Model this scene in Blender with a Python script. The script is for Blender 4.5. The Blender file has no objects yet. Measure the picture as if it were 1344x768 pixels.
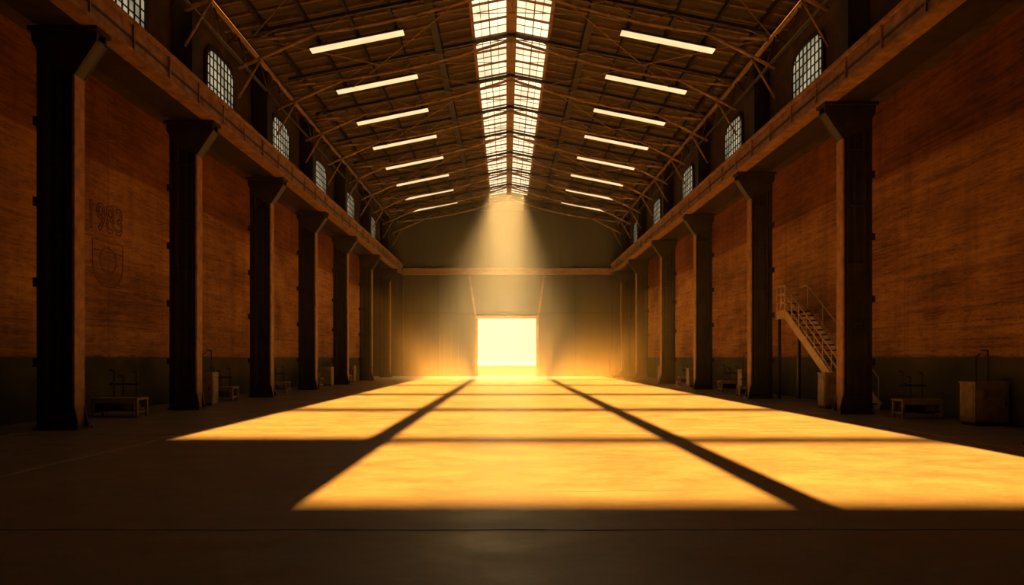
import bpy, bmesh, math, random
from mathutils import Vector, Matrix
random.seed(4)
S=bpy.context.scene
col=S.collection

# ---------------------------------------------------------------- materials
def newmat(name):
    m=bpy.data.materials.new(name); m.use_nodes=True
    nt=m.node_tree; nt.nodes.clear()
    out=nt.nodes.new('ShaderNodeOutputMaterial')
    return m,nt,out
def N(nt,t,**kw):
    n=nt.nodes.new(t)
    for k,v in kw.items(): setattr(n,k,v)
    return n
def surf(name,c1,c2,scale=2.0,rough=0.7,metal=0.0,bump=0.2,stretch=(1,1,1),detail=8,spec=0.3):
    m,nt,out=newmat(name)
    p=N(nt,'ShaderNodeBsdfPrincipled'); p.inputs['Roughness'].default_value=rough; p.inputs['Metallic'].default_value=metal
    p.inputs['Specular IOR Level'].default_value=spec
    tc=N(nt,'ShaderNodeTexCoord'); mp=N(nt,'ShaderNodeMapping'); mp.inputs['Scale'].default_value=stretch
    nz=N(nt,'ShaderNodeTexNoise'); nz.inputs['Scale'].default_value=scale; nz.inputs['Detail'].default_value=detail; nz.inputs['Roughness'].default_value=0.65
    r=N(nt,'ShaderNodeValToRGB'); r.color_ramp.elements[0].position=0.35; r.color_ramp.elements[1].position=0.68
    r.color_ramp.elements[0].color=(*c1,1); r.color_ramp.elements[1].color=(*c2,1)
    b=N(nt,'ShaderNodeBump'); b.inputs['Strength'].default_value=bump; b.inputs['Distance'].default_value=0.03
    L=nt.links.new
    L(tc.outputs['Object'],mp.inputs[0]); L(mp.outputs[0],nz.inputs['Vector']); L(nz.outputs['Fac'],r.inputs[0])
    L(r.outputs[0],p.inputs['Base Color']); L(nz.outputs['Fac'],b.inputs['Height']); L(b.outputs[0],p.inputs['Normal']); L(p.outputs[0],out.inputs[0])
    return m
def emis(name,c,s,noise=0.0):
    m,nt,out=newmat(name)
    e=N(nt,'ShaderNodeEmission'); e.inputs[0].default_value=(*c,1); e.inputs[1].default_value=s
    if noise:
        tc=N(nt,'ShaderNodeTexCoord'); nz=N(nt,'ShaderNodeTexNoise'); nz.inputs['Scale'].default_value=0.8
        mr=N(nt,'ShaderNodeMapRange'); mr.inputs['To Min'].default_value=s*(1-noise); mr.inputs['To Max'].default_value=s*(1+noise)
        mr.inputs['From Min'].default_value=0.3; mr.inputs['From Max'].default_value=0.7
        nt.links.new(tc.outputs['Object'],nz.inputs['Vector']); nt.links.new(nz.outputs['Fac'],mr.inputs[0]); nt.links.new(mr.outputs[0],e.inputs[1])
    nt.links.new(e.outputs[0],out.inputs[0]); return m

M_steel=surf('dark_steel',(0.009,0.006,0.005),(0.030,0.018,0.010),3,0.55,0.0)
M_flange_lit=surf('flange_steel_lit',(0.15,0.066,0.024),(0.32,0.145,0.05),3,0.6,0.0)  # hall-facing column flange, brighter color paints in the warm bounce light
M_rust=surf('rust_steel',(0.10,0.045,0.018),(0.26,0.125,0.047),3,0.6,0.0)
M_truss=surf('truss_brown',(0.13,0.072,0.034),(0.26,0.145,0.067),4,0.6,0.0)
M_deck=surf('roof_boards',(0.022,0.015,0.009),(0.075,0.048,0.026),1.5,0.8,0,0.2,(0.4,3,1))
M_rib=surf('roof_ribs',(0.075,0.045,0.022),(0.175,0.106,0.05),3,0.7)
M_cler=surf('clerestory_plaster',(0.032,0.018,0.010),(0.08,0.043,0.021),1.5,0.85)
M_back=surf('back_wall_sheet',(0.028,0.022,0.013),(0.06,0.044,0.025),0.8,0.7,0.0,0.2,(1,1,0.3))
M_cab=surf('cabinet_paint',(0.14,0.085,0.042),(0.26,0.16,0.08),5,0.55)
M_rail=surf('stair_paint',(0.34,0.23,0.13),(0.5,0.35,0.2),4,0.5)
M_line=surf('line_paint',(0.2,0.15,0.1),(0.4,0.3,0.2),6,0.7)
M_mark=surf('faded_paint',(0.05,0.022,0.01),(0.16,0.07,0.03),6,0.8)
M_smudge=surf('soot_stencil',(0.12,0.055,0.022),(0.34,0.16,0.05),14,0.9)
M_crack=surf('joint_tar',(0.004,0.003,0.002),(0.012,0.009,0.007),6,0.9)
M_ground=surf('outdoor_ground',(0.85,0.75,0.55),(0.95,0.85,0.65),0.5,0.8)
E_sky=emis('skylight_glass',(1.0,0.80,0.47),1.5,0.3)
E_strip=emis('strip_diffuser',(1.0,0.68,0.33),1.2,0.15)
E_win=emis('clerestory_glass',(0.95,0.78,0.48),0.36,0.5)

def wall_mat():
    m,nt,out=newmat('weathered_wall'); L=nt.links.new
    p=N(nt,'ShaderNodeBsdfPrincipled'); p.inputs['Roughness'].default_value=0.8; p.inputs['Specular IOR Level'].default_value=0.25
    tc=N(nt,'ShaderNodeTexCoord')
    def noise(scale,st,det=8,rg=0.65):
        mp=N(nt,'ShaderNodeMapping'); mp.inputs['Scale'].default_value=st
        nz=N(nt,'ShaderNodeTexNoise'); nz.inputs['Scale'].default_value=scale; nz.inputs['Detail'].default_value=det; nz.inputs['Roughness'].default_value=rg
        L(tc.outputs['Object'],mp.inputs[0]); L(mp.outputs[0],nz.inputs['Vector']); return nz
    n1=noise(0.45,(1,0.7,1.2),6,0.6); n2=noise(1.0,(1,0.3,6),8,0.78); n3=noise(5,(1,0.6,4),12,0.85)
    r=N(nt,'ShaderNodeValToRGB'); e=r.color_ramp.elements
    e[0].position=0.38; e[0].color=(0.11,0.042,0.015,1); e[1].position=0.62; e[1].color=(0.42,0.21,0.066,1)
    x=e.new(0.5); x.color=(0.29,0.125,0.038,1)
    mx=N(nt,'ShaderNodeMath',operation='MULTIPLY_ADD'); mx.inputs[1].default_value=0.5
    a=N(nt,'ShaderNodeMath',operation='MULTIPLY'); a.inputs[1].default_value=0.5
    L(n2.outputs['Fac'],a.inputs[0]); L(n1.outputs['Fac'],mx.inputs[0]); L(a.outputs[0],mx.inputs[2]); L(mx.outputs[0],r.inputs[0])
    r3=N(nt,'ShaderNodeValToRGB'); r3.color_ramp.elements[0].position=0.38; r3.color_ramp.elements[0].color=(0.28,0.25,0.23,1); r3.color_ramp.elements[1].position=0.5; r3.color_ramp.elements[1].color=(1,1,1,1)
    L(n3.outputs['Fac'],r3.inputs[0])
    mul=N(nt,'ShaderNodeMixRGB',blend_type='MULTIPLY'); mul.inputs[0].default_value=1
    L(r.outputs[0],mul.inputs[1]); L(r3.outputs[0],mul.inputs[2])
    n4=noise(1.0,(1,1.6,0.14),6,0.7)
    r4=N(nt,'ShaderNodeValToRGB'); r4.color_ramp.elements[0].position=0.34; r4.color_ramp.elements[0].color=(0.5,0.45,0.42,1); r4.color_ramp.elements[1].position=0.5; r4.color_ramp.elements[1].color=(1,1,1,1)
    L(n4.outputs['Fac'],r4.inputs[0])
    mulb=N(nt,'ShaderNodeMixRGB',blend_type='MULTIPLY'); mulb.inputs[0].default_value=0.45
    L(mul.outputs[0],mulb.inputs[1]); L(r4.outputs[0],mulb.inputs[2])
    sep=N(nt,'ShaderNodeSeparateXYZ'); L(tc.outputs['Object'],sep.inputs[0])
    cmb=N(nt,'ShaderNodeCombineXYZ'); L(sep.outputs[1],cmb.inputs[0]); L(sep.outputs[2],cmb.inputs[1])
    br=N(nt,'ShaderNodeTexBrick'); br.inputs['Scale'].default_value=1.0; br.inputs['Brick Width'].default_value=6.8; br.inputs['Row Height'].default_value=2.55; br.offset=0.0
    br.inputs['Mortar Size'].default_value=0.014; br.inputs['Color1'].default_value=(1,1,1,1); br.inputs['Color2'].default_value=(0.7,0.62,0.56,1); br.inputs['Mortar'].default_value=(0.35,0.3,0.28,1)
    L(cmb.outputs[0],br.inputs['Vector'])
    mul2=N(nt,'ShaderNodeMixRGB',blend_type='MULTIPLY'); mul2.inputs[0].default_value=0.6
    L(mulb.outputs[0],mul2.inputs[1]); L(br.outputs['Color'],mul2.inputs[2])
    wob=N(nt,'ShaderNodeMath',operation='MULTIPLY_ADD'); wob.inputs[1].default_value=0.35; L(n3.outputs['Fac'],wob.inputs[0]); L(sep.outputs[2],wob.inputs[2])
    mr=N(nt,'ShaderNodeMapRange'); mr.inputs['From Min'].default_value=1.78; mr.inputs['From Max'].default_value=1.86; L(wob.outputs[0],mr.inputs[0])
    dado=N(nt,'ShaderNodeValToRGB'); dado.color_ramp.elements[0].position=0.35; dado.color_ramp.elements[0].color=(0.02,0.021,0.011,1); dado.color_ramp.elements[1].position=0.7; dado.color_ramp.elements[1].color=(0.08,0.068,0.03,1)
    L(n1.outputs['Fac'],dado.inputs[0])
    mix=N(nt,'ShaderNodeMixRGB'); L(mr.outputs[0],mix.inputs[0]); L(dado.outputs[0],mix.inputs[1]); L(mul2.outputs[0],mix.inputs[2])
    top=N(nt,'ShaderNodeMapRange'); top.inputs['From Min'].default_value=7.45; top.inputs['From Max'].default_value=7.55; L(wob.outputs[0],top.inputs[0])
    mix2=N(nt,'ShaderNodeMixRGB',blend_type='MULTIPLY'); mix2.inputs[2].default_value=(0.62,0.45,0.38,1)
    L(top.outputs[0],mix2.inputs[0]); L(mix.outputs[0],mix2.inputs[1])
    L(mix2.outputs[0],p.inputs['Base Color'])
    b=N(nt,'ShaderNodeBump'); b.inputs['Strength'].default_value=0.6; b.inputs['Distance'].default_value=0.05
    L(n3.outputs['Fac'],b.inputs['Height']); L(b.outputs[0],p.inputs['Normal']); L(p.outputs[0],out.inputs[0])
    return m
M_wall=wall_mat()

def floor_mat():
    m,nt,out=newmat('worn_concrete'); L=nt.links.new
    p=N(nt,'ShaderNodeBsdfPrincipled')
    tc=N(nt,'ShaderNodeTexCoord')
    def noise(scale,st=(1,1,1),det=8,rg=0.6):
        mp=N(nt,'ShaderNodeMapping'); mp.inputs['Scale'].default_value=st
        nz=N(nt,'ShaderNodeTexNoise'); nz.inputs['Scale'].default_value=scale; nz.inputs['Detail'].default_value=det; nz.inputs['Roughness'].default_value=rg
        L(tc.outputs['Object'],mp.inputs[0]); L(mp.outputs[0],nz.inputs['Vector']); return nz
    n1=noise(0.35); n2=noise(9,(1,1,1),12,0.8); n3=noise(1.1,(0.8,1.3,1),12,0.75)
    a=N(nt,'ShaderNodeMath',operation='ADD'); L(n1.outputs['Fac'],a.inputs[0]); L(n3.outputs['Fac'],a.inputs[1])
    a2=N(nt,'ShaderNodeMath',operation='ADD'); L(a.outputs[0],a2.inputs[0]); L(n2.outputs['Fac'],a2.inputs[1])
    d=N(nt,'ShaderNodeMath',operation='DIVIDE'); d.inputs[1].default_value=3; L(a2.outputs[0],d.inputs[0])
    r=N(nt,'ShaderNodeValToRGB'); e=r.color_ramp.elements
    e[0].position=0.36; e[0].color=(0.105,0.074,0.047,1); e[1].position=0.62; e[1].color=(0.185,0.138,0.088,1)
    L(d.outputs[0],r.inputs[0]); L(r.outputs[0],p.inputs['Base Color'])
    mr=N(nt,'ShaderNodeMapRange'); mr.inputs['From Min'].default_value=0.35; mr.inputs['From Max'].default_value=0.65; mr.inputs['To Min'].default_value=0.30; mr.inputs['To Max'].default_value=0.55
    L(n3.outputs['Fac'],mr.inputs[0]); L(mr.outputs[0],p.inputs['Roughness'])
    b=N(nt,'ShaderNodeBump'); b.inputs['Strength'].default_value=0.5; b.inputs['Distance'].default_value=0.008
    L(n2.outputs['Fac'],b.inputs['Height']); L(b.outputs[0],p.inputs['Normal']); L(p.outputs[0],out.inputs[0])
    return m
M_floor=floor_mat()

# ---------------------------------------------------------------- mesh helpers
class B:
    def __init__(s,*mats): s.bm=bmesh.new(); s.mats=mats
    def box(s,x0,x1,y0,y1,z0,z1,m=0):
        x0,x1=sorted((x0,x1)); y0,y1=sorted((y0,y1)); z0,z1=sorted((z0,z1))
        v=[s.bm.verts.new(c) for c in ((x0,y0,z0),(x1,y0,z0),(x1,y1,z0),(x0,y1,z0),(x0,y0,z1),(x1,y0,z1),(x1,y1,z1),(x0,y1,z1))]
        for f in ((0,3,2,1),(4,5,6,7),(0,1,5,4),(1,2,6,5),(2,3,7,6),(3,0,4,7)):
            fc=s.bm.faces.new([v[i] for i in f]); fc.material_index=m
    def bar(s,p,q,w,h=None,m=0,up=(0,0,1)):
        h=h or w; p=Vector(p); q=Vector(q); d=(q-p)
        if d.length<1e-5: return
        d.normalize(); u=Vector(up)
        if abs(d.dot(u))>0.98: u=Vector((0,1,0))
        a=d.cross(u).normalized(); b=a.cross(d).normalized()
        v=[]
        for c in (p,q):
            for sa,sb in ((-1,-1),(1,-1),(1,1),(-1,1)):
                v.append(s.bm.verts.new(c+a*(sa*w/2)+b*(sb*h/2)))
        for f in ((0,3,2,1),(4,5,6,7),(0,1,5,4),(1,2,6,5),(2,3,7,6),(3,0,4,7)):
            fc=s.bm.faces.new([v[i] for i in f]); fc.material_index=m
    def tube(s,pts,r,m=0,n=8):
        for p,q in zip(pts[:-1],pts[1:]):
            p=Vector(p); q=Vector(q); d=(q-p)
            if d.length<1e-5: continue
            L=d.length; rot=d.to_track_quat('Z','Y').to_matrix().to_4x4()
            res=bmesh.ops.create_cone(s.bm,cap_ends=True,segments=n,radius1=r,radius2=r,depth=L,matrix=Matrix.Translation((p+q)/2)@rot)
            fs=set()
            for vv in res['verts']:
                for f in vv.link_faces: fs.add(f)
            for f in fs: f.material_index=m; f.smooth=True
    def prism(s,poly,axis,a0,a1,m=0):
        def P(c,a):
            return {'y':(c[0],a,c[1]),'x':(a,c[0],c[1]),'z':(c[0],c[1],a)}[axis]
        va=[s.bm.verts.new(P(c,a0)) for c in poly]; vb=[s.bm.verts.new(P(c,a1)) for c in poly]
        fs=[s.bm.faces.new(va),s.bm.faces.new(list(reversed(vb)))]
        n=len(poly)
        for i in range(n): fs.append(s.bm.faces.new((va[i],vb[i],vb[(i+1)%n],va[(i+1)%n])))
        for f in fs: f.material_index=m
    def done(s,name,loc=(0,0,0),bevel=0):
        bmesh.ops.recalc_face_normals(s.bm,faces=s.bm.faces)
        me=bpy.data.meshes.new(name); s.bm.to_mesh(me); s.bm.free()
        for m in s.mats: me.materials.append(m)
        o=bpy.data.objects.new(name,me); o.location=loc; col.objects.link(o)
        if bevel:
            b=o.modifiers.new('bevel','BEVEL'); b.width=bevel; b.segments=2; b.limit_method='ANGLE'
        return o
def dup(o,loc,scale=(1,1,1),rz=0):
    n=bpy.data.objects.new(o.name.split('.')[0],o.data); n.location=loc; n.scale=scale; n.rotation_euler=(0,0,rz); col.objects.link(n)
    for md in o.modifiers:
        b=n.modifiers.new('bevel','BEVEL'); b.width=md.width; b.segments=2; b.limit_method='ANGLE'
    return n

YF,YB=-12.0,60.0
WX=11.9        # main wall faces
CX=10.4        # clerestory face
RX=0.2; RZ=15.8; SL=0.2
def roofz(x): return RZ-SL*abs(x-RX)

# ---------------------------------------------------------------- shell
b=B(M_floor); b.box(-WX-0.3,WX+0.3,YF-0.3,YB+0.3,-0.3,0); b.done('floor')
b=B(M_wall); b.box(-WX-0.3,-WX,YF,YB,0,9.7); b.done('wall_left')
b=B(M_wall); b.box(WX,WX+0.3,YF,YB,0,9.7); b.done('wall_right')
for sgn,nm in ((-1,'left'),(1,'right')):
    b=B(M_cler)
    b.box(sgn*CX,sgn*(WX+0.3),YF,YB,9.7,9.95)
    b.box(sgn*CX,sgn*(CX+0.3),YF,YB,9.95,roofz(sgn*CX)+0.05)
    b.box(sgn*(CX-0.05),sgn*CX,YF,YB,10.35,10.5)
    b.box(sgn*(CX-0.05),sgn*CX,YF,YB,12.95,13.1)
    b.done('wall_clerestory_'+nm)

b=B(M_ground); b.box(-120,120,YB+0.3,400,-0.35,-0.02); b.done('outdoor_ground')

# back wall with door opening
DX0,DX1,DH=-2.55,2.6,5.08
b=B(M_back)
b.box(-WX,DX0,YB,YB+0.3,0,9.4); b.box(DX1,WX,YB,YB+0.3,0,9.4); b.box(DX0,DX1,YB,YB+0.3,DH,9.4)
b.prism([(-WX,9.4),(WX,9.4),(WX,roofz(WX)),(RX,RZ),(-WX,roofz(-WX))],'y',YB,YB+0.3)
x=-10.3
while x<10.3:
    if x<DX0-0.2 or x>DX1+0.2: b.box(x-0.05,x+0.05,YB-0.05,YB,0.0,9.0)
    else: b.box(x-0.05,x+0.05,YB-0.05,YB,5.5,9.0)
    b.box(x-0.05,x+0.05,YB-0.05,YB,9.5,roofz(x)-0.3)
    x+=0.6
b.done('wall_back')
b=B(M_rust); b.box(-9.2,9.3,YB-0.45,YB-0.06,8.95,9.35); b.box(-9.2,9.3,YB-0.6,YB-0.06,9.35,9.42); b.box(-9.2,9.3,YB-0.6,YB-0.06,8.88,8.95)
b.done('trim_back_beam')
b=B(M_steel); b.box(-10.3,10.3,YB-0.12,YB-0.05,5.45,5.62)
for x in (-9.2,-6.0,6.0,9.2): b.box(x-.12,x+.12,YB-.2,YB-.05,0,8.9)
b.done('trim_back_girt')
b=B(M_rust)
b.box(DX0-0.22,DX0,YB-0.16,YB+0.32,0,DH+0.22); b.box(DX1,DX1+0.22,YB-0.16,YB+0.32,0,DH+0.22); b.box(DX0,DX1,YB-0.16,YB+0.32,DH,DH+0.22)
b.bar((-3.3,YB-0.2,8.9),(-2.72,YB-0.2,5.3),0.16); b.bar((3.3,YB-0.2,8.9),(2.78,YB-0.2,5.3),0.16)
b.done('door_frame')

# front end wall (behind camera) with added openings sized to throw floor sun patches
K=0.175
rows=[(7.6,12.8),(13.8,20.5),(21.7,29.3),(30.7,39.3),(40.7,50.0),(51.4,58.6)]
zr=[((a-YF)*K,(c-YF)*K) for a,c in rows]
cols_=[(-6.6,-2.75),(-2.25,3.05),(3.55,8.3)]
b=B(M_back)
y0,y1=YF-0.02,YF
T=zr[-1][1]
b.box(-WX,cols_[0][0],YF-0.3,YF,0,T); b.box(cols_[-1][1],WX,YF-0.3,YF,0,T); b.box(cols_[0][0],cols_[-1][1],YF-0.3,YF,0,zr[0][0])
b.prism([(-WX,T),(WX,T),(WX,roofz(WX)),(RX,RZ),(-WX,roofz(-WX))],'y',YF-0.3,YF)
b.done('wall_front')
b=B(M_steel)  # unseen gobo bars, added to divide the sun patches on the floor
for (a0,a1),(c0,c1) in zip(cols_[:-1],cols_[1:]): b.box(a1,c0,y0-.05,y1,zr[0][0],T)
for (a0,a1),(c0,c1) in zip(zr[:-1],zr[1:]): b.box(cols_[0][0],cols_[-1][1],y0,y1-0.005,a1,c0)
b.box(cols_[0][0],cols_[0][1]+.1,y0,y1-0.01,zr[0][0],zr[0][1]+.1)  # unseen blank added to keep sun off the near left floor
b.done('window_1')

# ---------------------------------------------------------------- roof
b=B(M_deck)
SK0,SK1=0.22,1.62
for sg in (-1,1):
    xo=sg*CX+sg*0.35; xi=RX+sg*SK1
    b.prism([(xo,roofz(xo)),(xi,roofz(xi)),(xi,roofz(xi)+0.15),(xo,roofz(xo)+0.15)],'y',YF-0.3,YB+0.3)
b.box(RX-SK1-.02,RX+SK1+.02,YF-.3,10,RZ-.2,RZ+0.2)
b.box(RX-SK1-.02,RX+SK1+.02,58.6,YB+.3,RZ-.4,RZ+0.1)
b.done('ceiling')
b=B(E_sky)
for sg in (-1,1):
    xa=RX+sg*SK0; xc=RX+sg*SK1
    b.prism([(xa,roofz(xa)+.06),(xc,roofz(xc)+.06),(xc,roofz(xc)+.1),(xa,roofz(xa)+.1)],'y',10,58.6)
b.done('window_2')
b=B(M_truss,M_rust)
b.box(RX-0.22,RX+0.22,10,58.6,RZ-0.22,RZ+0.1)
for sg in (-1,1):
    for off,w in ((SK1,0.12),(0.92,0.035),(0.57,0.02),(1.27,0.02)):
        x=RX+sg*off; b.box(x-w/2,x+w/2,10,58.6,roofz(x)-0.12 if w>.03 else roofz(x),roofz(x)+0.055,1)
    y=10.1
    while y<58.6:
        xa=RX+sg*SK0; xc=RX+sg*SK1
        b.bar((xa,y,roofz(xa)),(xc,y,roofz(xc)),0.06,0.08,1)
        b.bar((xa,y+.7,roofz(xa)+.03),(xc,y+.7,roofz(xc)+.03),0.025,0.03,1)
        y+=1.4
b.done('skylight_frame')
b=B(M_rib,M_steel)
for sg in (-1,1):
    y=YF+0.2
    while y<YB:
        xa=RX+sg*(SK1+.08); xc=sg*(CX-0.02)
        b.bar((xa,y,roofz(xa)-0.04),(xc,y,roofz(xc)-0.04),0.09,0.08,0); y+=0.84
    for off,w,h in ((3.1,0.28,0.34),(4.6,.1,.16),(6.1,.1,.16),(7.6,.1,.16),(9.1,.14,.2)):
        x=RX+sg*off; b.box(x-w/2,x+w/2,YF,YB,roofz(x)-0.08-h,roofz(x)-0.08,1)
b.done('roof_purlins')

# trusses
def truss():
    b=B(M_truss,M_steel)
    def top(x): return roofz(x)-0.28
    def bot(x):
        a=abs(x-RX)/10.0; return roofz(x)-0.5-0.35*math.sin(min(1,a)*math.pi)
    for sg in (-1,1):
        n=8; xs=[RX+sg*(9.6)*i/n for i in range(n+1)]
        b.bar((xs[0],0,top(xs[0])),(xs[-1],0,top(xs[-1])),0.12,0.12,1)
        b.tube([(x,0,bot(x)) for x in xs],0.065)
        for i in range(n):
            if i%2==0: b.tube([(xs[i],0,bot(xs[i])),(xs[i+1],0,top(xs[i+1]))],0.024,0,6)
            else: b.tube([(xs[i],0,top(xs[i])),(xs[i+1],0,bot(xs[i+1]))],0.024,0,6)
        b.tube([(sg*9.9,0,12.3),(xs[6],0,bot(xs[6]))],0.065)
        b.tube([(sg*9.9,0,11.2),(sg*9.0,0,12.75)],0.04)
        b.tube([(xs[3],0,bot(xs[3])),(RX,0,RZ-1.45)],0.016,0,6)
    b.tube([(RX,0,RZ-.4),(RX,0,RZ-1.45)],0.018,0,6)
    return b.done('roof_truss',(0,25.2,0))
t=truss()
for k in range(-8,9):
    if k!=0: dup(t,(0,25.2+4.2*k,0))
b=B(M_truss)
for k in range(-4,8,2):
    ya=25.2+4.2*k
    for sg in (-1,1):
        xa=RX+sg*1.7; xb=RX+sg*9.6; za,zb=roofz(xa)-.45,roofz(xb)-.45
        b.tube([(xa,ya,za),(xb,ya+8.4,zb)],0.024,0,5)
        b.tube([(xb,ya,zb),(xa,ya+8.4,za)],0.024,0,5)
b.done('wind_bracing')
for sg in (-1,1):
    b=B(M_truss,M_steel); X=sg*9.75
    b.tube([(X,YF,13.35),(X,YB,13.35)],0.09); b.tube([(X,YF,12.45),(X,YB,12.45)],0.06,1)
    y=YF
    while y<YB-2.1:
        b.tube([(X,y,12.45),(X,y+1.05,13.35),(X,y+2.1,12.45)],0.03,1,6); y+=2.1
    b.done('eave_girder')

# strip lights
b=B(M_steel,E_strip)
xa,xc=-1.9,1.9
b.prism([(xa,0.05),(xc,0.05),(xc,0.12),(xa,0.12)],'y',-0.24,0.24,0)
b.prism([(xa+.03,0.0),(xc-.03,0.0),(xc-.03,0.05),(xa+.03,0.05)],'y',-0.18,0.18,1)
for xx in (-1.2,1.2): b.box(xx-.02,xx+.02,-.02,.02,.1,.3)
sl=b.done('strip_light'); ang=math.atan(SL)
first=True
for k in range(-3,8):
    y=27.0+4.2*k
    for sg,x in ((-1,-5.9),(1,6.35)):
        if first: sl.location=(x,y,roofz(x)-0.5); sl.rotation_euler=(0,-ang,0); first=False; continue
        n=dup(sl,(x,y,roofz(x)-0.5)); n.rotation_euler=(0,sg*ang,0)

# ---------------------------------------------------------------- columns
LY=[8.6,15.35,21.35,28.0,34.5,41.4,48.8,56.4]
RY=[12.3,19.8,27.2,35.1,42.8,51.0,57.8]
def column(name):
    b=B(M_steel,M_flange_lit)
    D=0.36
    b.box(0,0.05,-D/2,D/2,0.05,8.3,1)
    b.box(0.05,0.09,-D/2,D/2,0.05,8.3)
    b.box(0.62,0.7,-D/2,D/2,0.05,8.9)
    b.box(0.09,0.62,-0.06,0.06,0.05,8.9)
    b.box(0.13,0.19,-D/2+.02,D/2-.02,0.05,8.3)
    b.box(0.36,0.42,-D/2+.05,D/2-.05,0.05,8.3)
    for z in (0.9,2.6,4.3,6.0,7.6): b.box(0.09,0.62,-D/2+.03,D/2-.03,z,z+.04)
    b.box(-0.12,0.86,-D/2-.12,D/2+.12,0,0.06)
    for yy in (-D/2,D/2): b.prism([(-0.1,0.06),(0.0,0.5),(0.7,0.5),(0.8,0.06)],'y',yy-.02,yy+.02)
    for xx in (-0.06,0.8):
        for yy in (-.23,.23): b.tube([(xx,yy,0.05),(xx,yy,0.14)],0.03,0,6)
    cap=[(0.0,7.9),(-0.5,8.65),(-0.5,8.95),(0.95,8.95),(0.95,8.65),(0.7,8.2)]
    b.prism(cap,'y',-D/2-.02,-D/2+.05); b.prism(cap,'y',D/2-.05,D/2+.02)
    b.prism([(0.0,7.9),(-0.5,8.65),(-0.5,8.7),(0.06,7.95)],'y',-D/2,D/2)
    b.box(-0.55,1.0,-D/2-.1,D/2+.1,8.86,8.95)
    b.box(0.12,0.7,-0.26,0.26,9.72,13.45); b.box(0.08,0.74,-0.3,0.3,9.72,9.95); b.box(0.08,0.74,-0.3,0.3,12.3,12.42)
    # service duct clipped to the back of the column
    b.box(.76,.9,-.1,.1,0,8.9)
    for z in (1.4,3.2,5.0,6.8): b.box(.68,.97,-.13,.13,z,z+.2)
    return b.done(name)
c0=column('steel_column'); c0.location=(-9.6,LY[0],0); c0.scale=(-1,1,1)
for y in LY[1:]: dup(c0,(-9.6,y,0),(-1,1,1))
for y in RY: dup(c0,(9.65,y,0),(1,1,1))

# crane runway beams
for sg,off in ((-1,0),(1,0.05)):
    b=B(M_rust,M_steel); xi=sg*(9.05+off); xo=sg*CX
    b.box(xi,xi+sg*0.06,YF,YB-.6,9.0,9.68,0)
    b.box(xi-sg*0.1,xi+sg*0.35,YF,YB-.6,8.95,9.02,0); b.box(xi-sg*0.1,xi+sg*0.35,YF,YB-.6,9.66,9.74,0)
    b.box(xi+sg*.3,xo,YF,YB-.1,8.96,9.04,1); b.box(xi+sg*.3,xo,YF,YB-.1,9.6,9.7,1)
    b.box(xo-sg*.08,xo,YF,YB-.1,9.04,9.6,1)
    b.box(xi+sg*.12,xi+sg*.2,YF,YB-.6,9.74,9.86,1)
    b.box(xi-sg*.03,xi,YF,YB-.6,9.28,9.34,1)
    y=YF+.5
    while y<YB-.7: b.box(xi-sg*.05,xi,y,y+.04,9.02,9.66,0); y+=1.75
    b.done('crane_runway_beam')

# clerestory windows: rounded-top industrial sash
def win():
    b=B(E_win,M_steel); W,H=1.2,0.82
    def top(y): return 0.1+(H-0.1)*max(0,1-abs(y/W)**3.5)**(1/3.5)
    outl=[(-W,-H),(W,-H)]
    for i in range(0,17):
        a=math.pi*i/16; c,s_=math.cos(a),math.sin(a)
        outl.append((W*math.copysign(abs(c)**(2/3.5),c),0.1+(H-0.1)*abs(s_)**(2/3.5)))
    b.prism(outl,'x',-0.02,0.02,0)
    n=len(outl)
    for i in range(n):
        p,q=outl[i],outl[(i+1)%n]; b.bar((0,p[0],p[1]),(0,q[0],q[1]),0.14,0.14,1,up=(1,0,0))
    for i in range(-3,4):
        y=i*W/4; b.box(-.05,.05,y-.022,y+.022,-H,top(y),1)
    for z in (-.5,-.17,.16,.49):
        yy=W if z<0.1 else W*0.96; b.box(-.045,.045,-yy,yy,z-.02,z+.02,1)
    return b
w0=None; wn=3
for sg,ys in ((-1,LY),(1,RY)):
    for a,c in zip(ys[:-1],ys[1:]):
        loc=(sg*(CX-0.03),(a+c)/2,11.65)
        if w0 is None: w0=win().done('window_3',loc)
        else:
            wn+=1; o=bpy.data.objects.new('window_%d'%wn,w0.data); o.location=loc; col.objects.link(o)

# ---------------------------------------------------------------- floor marks
b=B(M_line); b.box(-6.85,-6.79,3,58,0.0,0.004); b.box(8.9,8.96,3,58,0,0.004); b.box(-10.3,-10.24,3,15,0,0.004); b.done('floor_line_paint')
b=B(M_crack)
def crack(x0,x1,y,amp=.03,w=.02):
    n=int((x1-x0)/0.35); pv=None
    for i in range(n+1):
        p=(x0+(x1-x0)*i/n,y+random.uniform(-amp,amp),0.001)
        if pv: b.bar(pv,p,w*random.uniform(.5,1.2),0.003)
        pv=p
crack(-11,11,6.35,.015,.022); crack(-11,11,14.2,.02,.03); crack(-11,11,22,.02,.03)
crack(0.6,2.2,8.2,.06,.02); crack(-11,11,30,.02,.03)
b.done('floor_expansion_joint')

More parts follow.
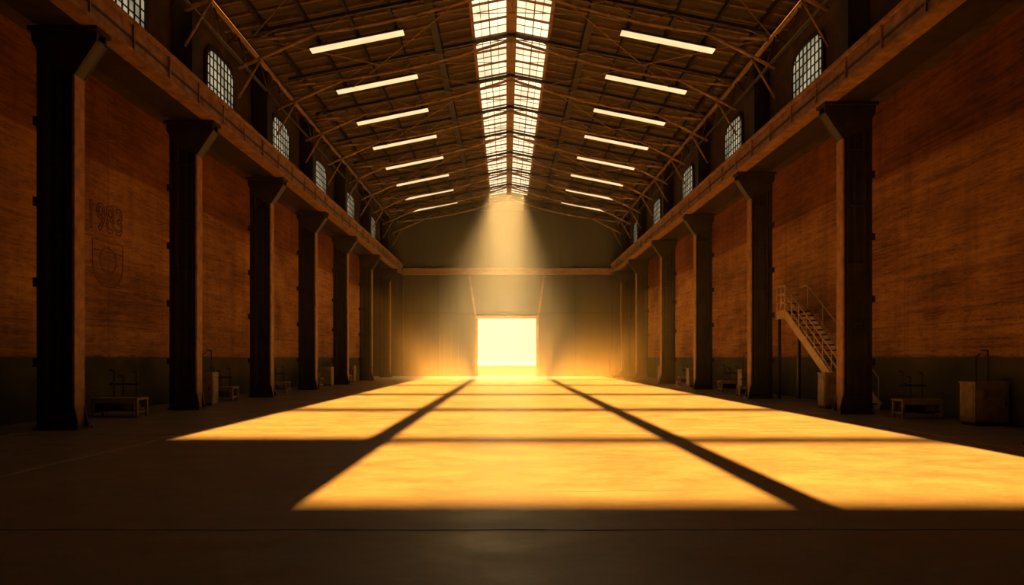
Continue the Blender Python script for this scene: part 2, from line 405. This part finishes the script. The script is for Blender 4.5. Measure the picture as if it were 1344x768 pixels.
# faded painted emblem on the left wall
cu=bpy.data.curves.new('wall_emblem','FONT'); cu.body='1983'; cu.size=1.15; cu.extrude=0.002; cu.fill_mode='NONE'; cu.bevel_depth=0.02
tmp=bpy.data.objects.new('tmp',cu); col.objects.link(tmp)
bpy.context.view_layer.update()
me=bpy.data.meshes.new_from_object(tmp.evaluated_get(bpy.context.evaluated_depsgraph_get()))
bpy.data.objects.remove(tmp)
b=B(M_mark); b.bm.from_mesh(me)
for v in b.bm.verts:
    x_,y_,z_=v.co; v.co=(-WX+0.012+z_*0.3,19.3+x_*0.82,5.35+y_)
def wl(pts,r=.014):
    for p,q in zip(pts[:-1],pts[1:]): b.bar((-WX+.01,p[0]+.4,p[1]),(-WX+.01,q[0]+.4,q[1]),.03,.012,0,up=(1,0,0))
wl([(19.2+1.55*i/12*1.0,5.05) for i in range(13)])
wl([(19.2,5.05),(19.2,4.4)]+[(19.975-0.775*math.cos(math.pi*i/12),4.4-0.7*math.sin(math.pi*i/12)) for i in range(13)]+[(20.75,4.4),(20.75,5.05)])
wl([(19.975+0.42*math.cos(2*math.pi*i/16),4.5+0.38*math.sin(2*math.pi*i/16)) for i in range(17)])
wl([(19.2,4.75),(20.75,4.75)])
b.done('wall_emblem')
b=B(M_smudge)
for i in range(46):
    y=random.uniform(15.7,18.3); z=2.75+random.gauss(0,.12); w=random.uniform(.05,.28); h=random.uniform(.03,.13)
    poly=[(y+w/2*math.cos(a)*random.uniform(.5,1.2),z+h/2*math.sin(a)*random.uniform(.5,1.2)) for a in [j*math.pi/5 for j in range(10)]]
    b.prism(poly,'x',WX-.004-.0001*i,WX-.001)
b.done('wall_stencil')

# ---------------------------------------------------------------- objects
def cabinet(w=.6,d=.5,h=1.0,pole=False):
    b=B(M_cab,M_steel)
    b.box(-w/2,w/2,-d/2,d/2,0.08,h)
    b.box(-w/2-.02,w/2+.02,-d/2-.02,d/2+.02,h,h+.035)
    b.box(-w/2+.03,w/2-.03,-d/2+.03,d/2-.03,0,0.08,1)
    b.box(-w/2+.05,w/2-.05,-d/2-.02,-d/2,0.14,h-.06)
    for i in range(5): b.box(-w/4,w/4,-d/2-.03,-d/2-.015,h-.16-.035*i,h-.15-.035*i,1)
    b.box(w/2-.12,w/2-.09,-d/2-.045,-d/2-.02,h*.45,h*.6,1)
    for s in (-1,1):
        b.box(s*w/2,s*(w/2+.015),-d/2+.05,d/2-.05,.14,h-.06)
    if pole:
        b.tube([(-w/4,0,h),(-w/4,0,h+.62),(-w/4+.12,0,h+.7)],0.02,1); b.tube([(w/5,0.1,h),(w/5,0.1,h+.78),(w/5-.16,0.1,h+.78)],0.02,1)
    return b.done('electrical_cabinet',bevel=.008)
def put(o,x,y): o.location=(x,y,0); return o
put(cabinet(.8,.55,1.0,True),11.4,16.3)
put(cabinet(.5,.5,1.1),10.3,21.8)
put(cabinet(.6,.5,1.08,True),-10.2,23.2)
put(cabinet(.6,.6,1.05,True),10.75,30.6)
put(cabinet(.6,.6,1.05),-10.4,39.6)
put(cabinet(.55,.6,1.05),-10.5,46.0)
put(cabinet(.55,.6,1.05),10.4,45.5)
put(cabinet(.55,.6,1.0),10.4,38.2)
def bench(w=1.2):
    b=B(M_cab,M_steel); d=.6
    b.box(-w/2,w/2,-d/2,d/2,.46,.52)
    for s in (-1,1):
        for t in (-1,1): b.box(s*(w/2-.05)-.035,s*(w/2-.05)+.035,t*(d/2-.05)-.035,t*(d/2-.05)+.035,0,.46)
        b.box(s*(w/2-.05)-.02,s*(w/2-.05)+.02,-d/2+.05,d/2-.05,.12,.17)
    b.box(-w/2+.05,w/2-.05,-d/2+.04,d/2-.04,.16,.19,1)
    b.box(-w/2+.1,w/2-.55,-.2,.15,.19,.4,1); b.box(w/2-.5,w/2-.15,-.2,.1,.19,.34)
    b.box(-w/2+.08,w/2-.08,-d/2-.01,-d/2+.02,.38,.46)
    for x,h in ((-.3,1.25),(-.05,1.1),(.32,1.2)):
        b.tube([(x,.26,.5),(x,.26,h),(x-.12,.26,h+.02)],.022,1)
    b.box(-.42,.42,.22,.3,.85,.9,1); b.tube([(-.3,.26,.9),(-.3,.12,.9)],.045,1)
    return b.done('workbench',bevel=.006)
w=put(bench(1.3),-10.6,18.7)
dup(w,(10.95,18.2,0),(.85,.9,.98)); dup(w,(-10.7,31.5,0)); dup(w,(10.2,28.6,0),(.8,.8,.8)); dup(w,(-10.7,37.2,0)); dup(w,(10.8,32.6,0)); dup(w,(10.8,40.3,0)); dup(w,(-10.7,44.0,0)); dup(w,(-10.8,25.6,0))

# staircase
b=B(M_rail,M_steel)
xa,xb=10.68,11.55; n=18; ya,yb=21.2,26.2; H=3.4
for i in range(n):
    t=(i+1)/n; y=ya+(yb-ya)*(i+.5)/n; z=H*t
    b.box(xa+.04,xb-.04,y-.15,y+.15,z-.04,z,1)
for X in (xa,xb):
    b.bar((X,ya-.1,0.05),(X,yb+.1,H-.02),.05,.32,0,up=(0,0,1))
    b.box(X-.025,X+.025,yb,yb+.75,H-.28,H+.04)
b.box(xa,xb,yb,yb+.75,H-.05,H,1)
b.box(xa,xb,yb+.72,yb+.77,H-.28,H+.04)
for X in (xa,):
    for i in range(0,9):
        t=i/8; y=ya+(yb-ya)*t; z=H*t
        b.tube([(X,y,z),(X,y,z+1.0)],.022)
    for h in (.35,.68,1.0): b.tube([(X,ya,h),(X,yb,H+h),(X,yb+.75,H+h)],.026)
    for y in (yb+.38,yb+.75): b.tube([(X,y,H),(X,y,H+1)],.022)
for X in (xb,):
    for i in range(0,9,2):
        t=i/8; y=ya+(yb-ya)*t; z=H*t; b.tube([(X,y,z),(X,y,z+1.0)],.02)
    b.tube([(X,ya,1.0),(X,yb,H+1.0),(X,yb+.75,H+1)],.022)
for h in (.35,.68,1.0): b.tube([(xa,yb+.75,H+h),(xb,yb+.75,H+h)],.022)
for X in (xa+.05,xb-.05): b.box(X-.05,X+.05,yb+.6,yb+.7,0,H-.1,1)
b.done('steel_staircase')

# ---------------------------------------------------------------- dust hanging at the far end, thickened by the door to add its glow
m,nt,out=newmat('dusty_air')
v=N(nt,'ShaderNodeVolumeScatter'); v.inputs['Color'].default_value=(1.0,0.72,0.36,1); v.inputs['Anisotropy'].default_value=0.2
g=N(nt,'ShaderNodeNewGeometry'); ds=N(nt,'ShaderNodeVectorMath',operation='DISTANCE'); ds.inputs[1].default_value=(0,60,4)
mr=N(nt,'ShaderNodeMapRange'); mr.inputs['From Min'].default_value=0; mr.inputs['From Max'].default_value=28; mr.inputs['To Min'].default_value=1; mr.inputs['To Max'].default_value=0
pw=N(nt,'ShaderNodeMath',operation='POWER'); pw.inputs[1].default_value=2.0
ml=N(nt,'ShaderNodeMath',operation='MULTIPLY_ADD'); ml.inputs[1].default_value=0.036; ml.inputs[2].default_value=0.0008
nt.links.new(g.outputs['Position'],ds.inputs[0]); nt.links.new(ds.outputs['Value'],mr.inputs[0]); nt.links.new(mr.outputs[0],pw.inputs[0]); nt.links.new(pw.outputs[0],ml.inputs[0]); nt.links.new(ml.outputs[0],v.inputs['Density'])
nt.links.new(v.outputs[0],out.inputs['Volume'])
b=B(m); b.box(-9.0,9.0,30,YB-.7,0.02,15.2); b.done('dust_haze')

# ---------------------------------------------------------------- lights
sd=bpy.data.lights.new('sun','SUN'); sd.energy=215; sd.color=(1.0,0.485,0.088); sd.angle=math.radians(0.5)
so=bpy.data.objects.new('sun',sd); so.rotation_euler=(math.radians(90)-math.atan(K),0,0); so.location=(0,-30,20); col.objects.link(so)
ar=bpy.data.lights.new('skylight_shaft','AREA'); ar.shape='RECTANGLE'; ar.size=2.9; ar.size_y=2.5; ar.energy=2700; ar.color=(1.0,0.74,0.40); ar.spread=math.radians(66)
o=bpy.data.objects.new('skylight_shaft',ar); o.location=(0.0,56.2,15.15); o.rotation_euler=(0,math.radians(3),0); col.objects.link(o)

w=bpy.data.worlds.new('World'); S.world=w; w.use_nodes=True; nt=w.node_tree; nt.nodes.clear()
out=nt.nodes.new('ShaderNodeOutputWorld'); bg=nt.nodes.new('ShaderNodeBackground')
tc=nt.nodes.new('ShaderNodeTexCoord'); sep=nt.nodes.new('ShaderNodeSeparateXYZ'); mr=nt.nodes.new('ShaderNodeMapRange')
mr.inputs['From Min'].default_value=-0.2; mr.inputs['From Max'].default_value=0.9; mr.inputs['To Min'].default_value=0.06; mr.inputs['To Max'].default_value=2.0
nt.links.new(tc.outputs['Generated'],sep.inputs[0]); nt.links.new(sep.outputs[1],mr.inputs[0]); nt.links.new(mr.outputs[0],bg.inputs[1])
bg.inputs[0].default_value=(1.0,0.66,0.28,1); nt.links.new(bg.outputs[0],out.inputs[0])

S.view_settings.view_transform='Standard'
cam=bpy.data.cameras.new('camera'); cam.lens=24; cam.sensor_width=36; cam.shift_y=86/1344; cam.shift_x=7/1344; cam.clip_end=1000
co=bpy.data.objects.new('camera',cam); co.location=(0,0,1.6); co.rotation_euler=(math.radians(90),0,0); col.objects.link(co); S.camera=co
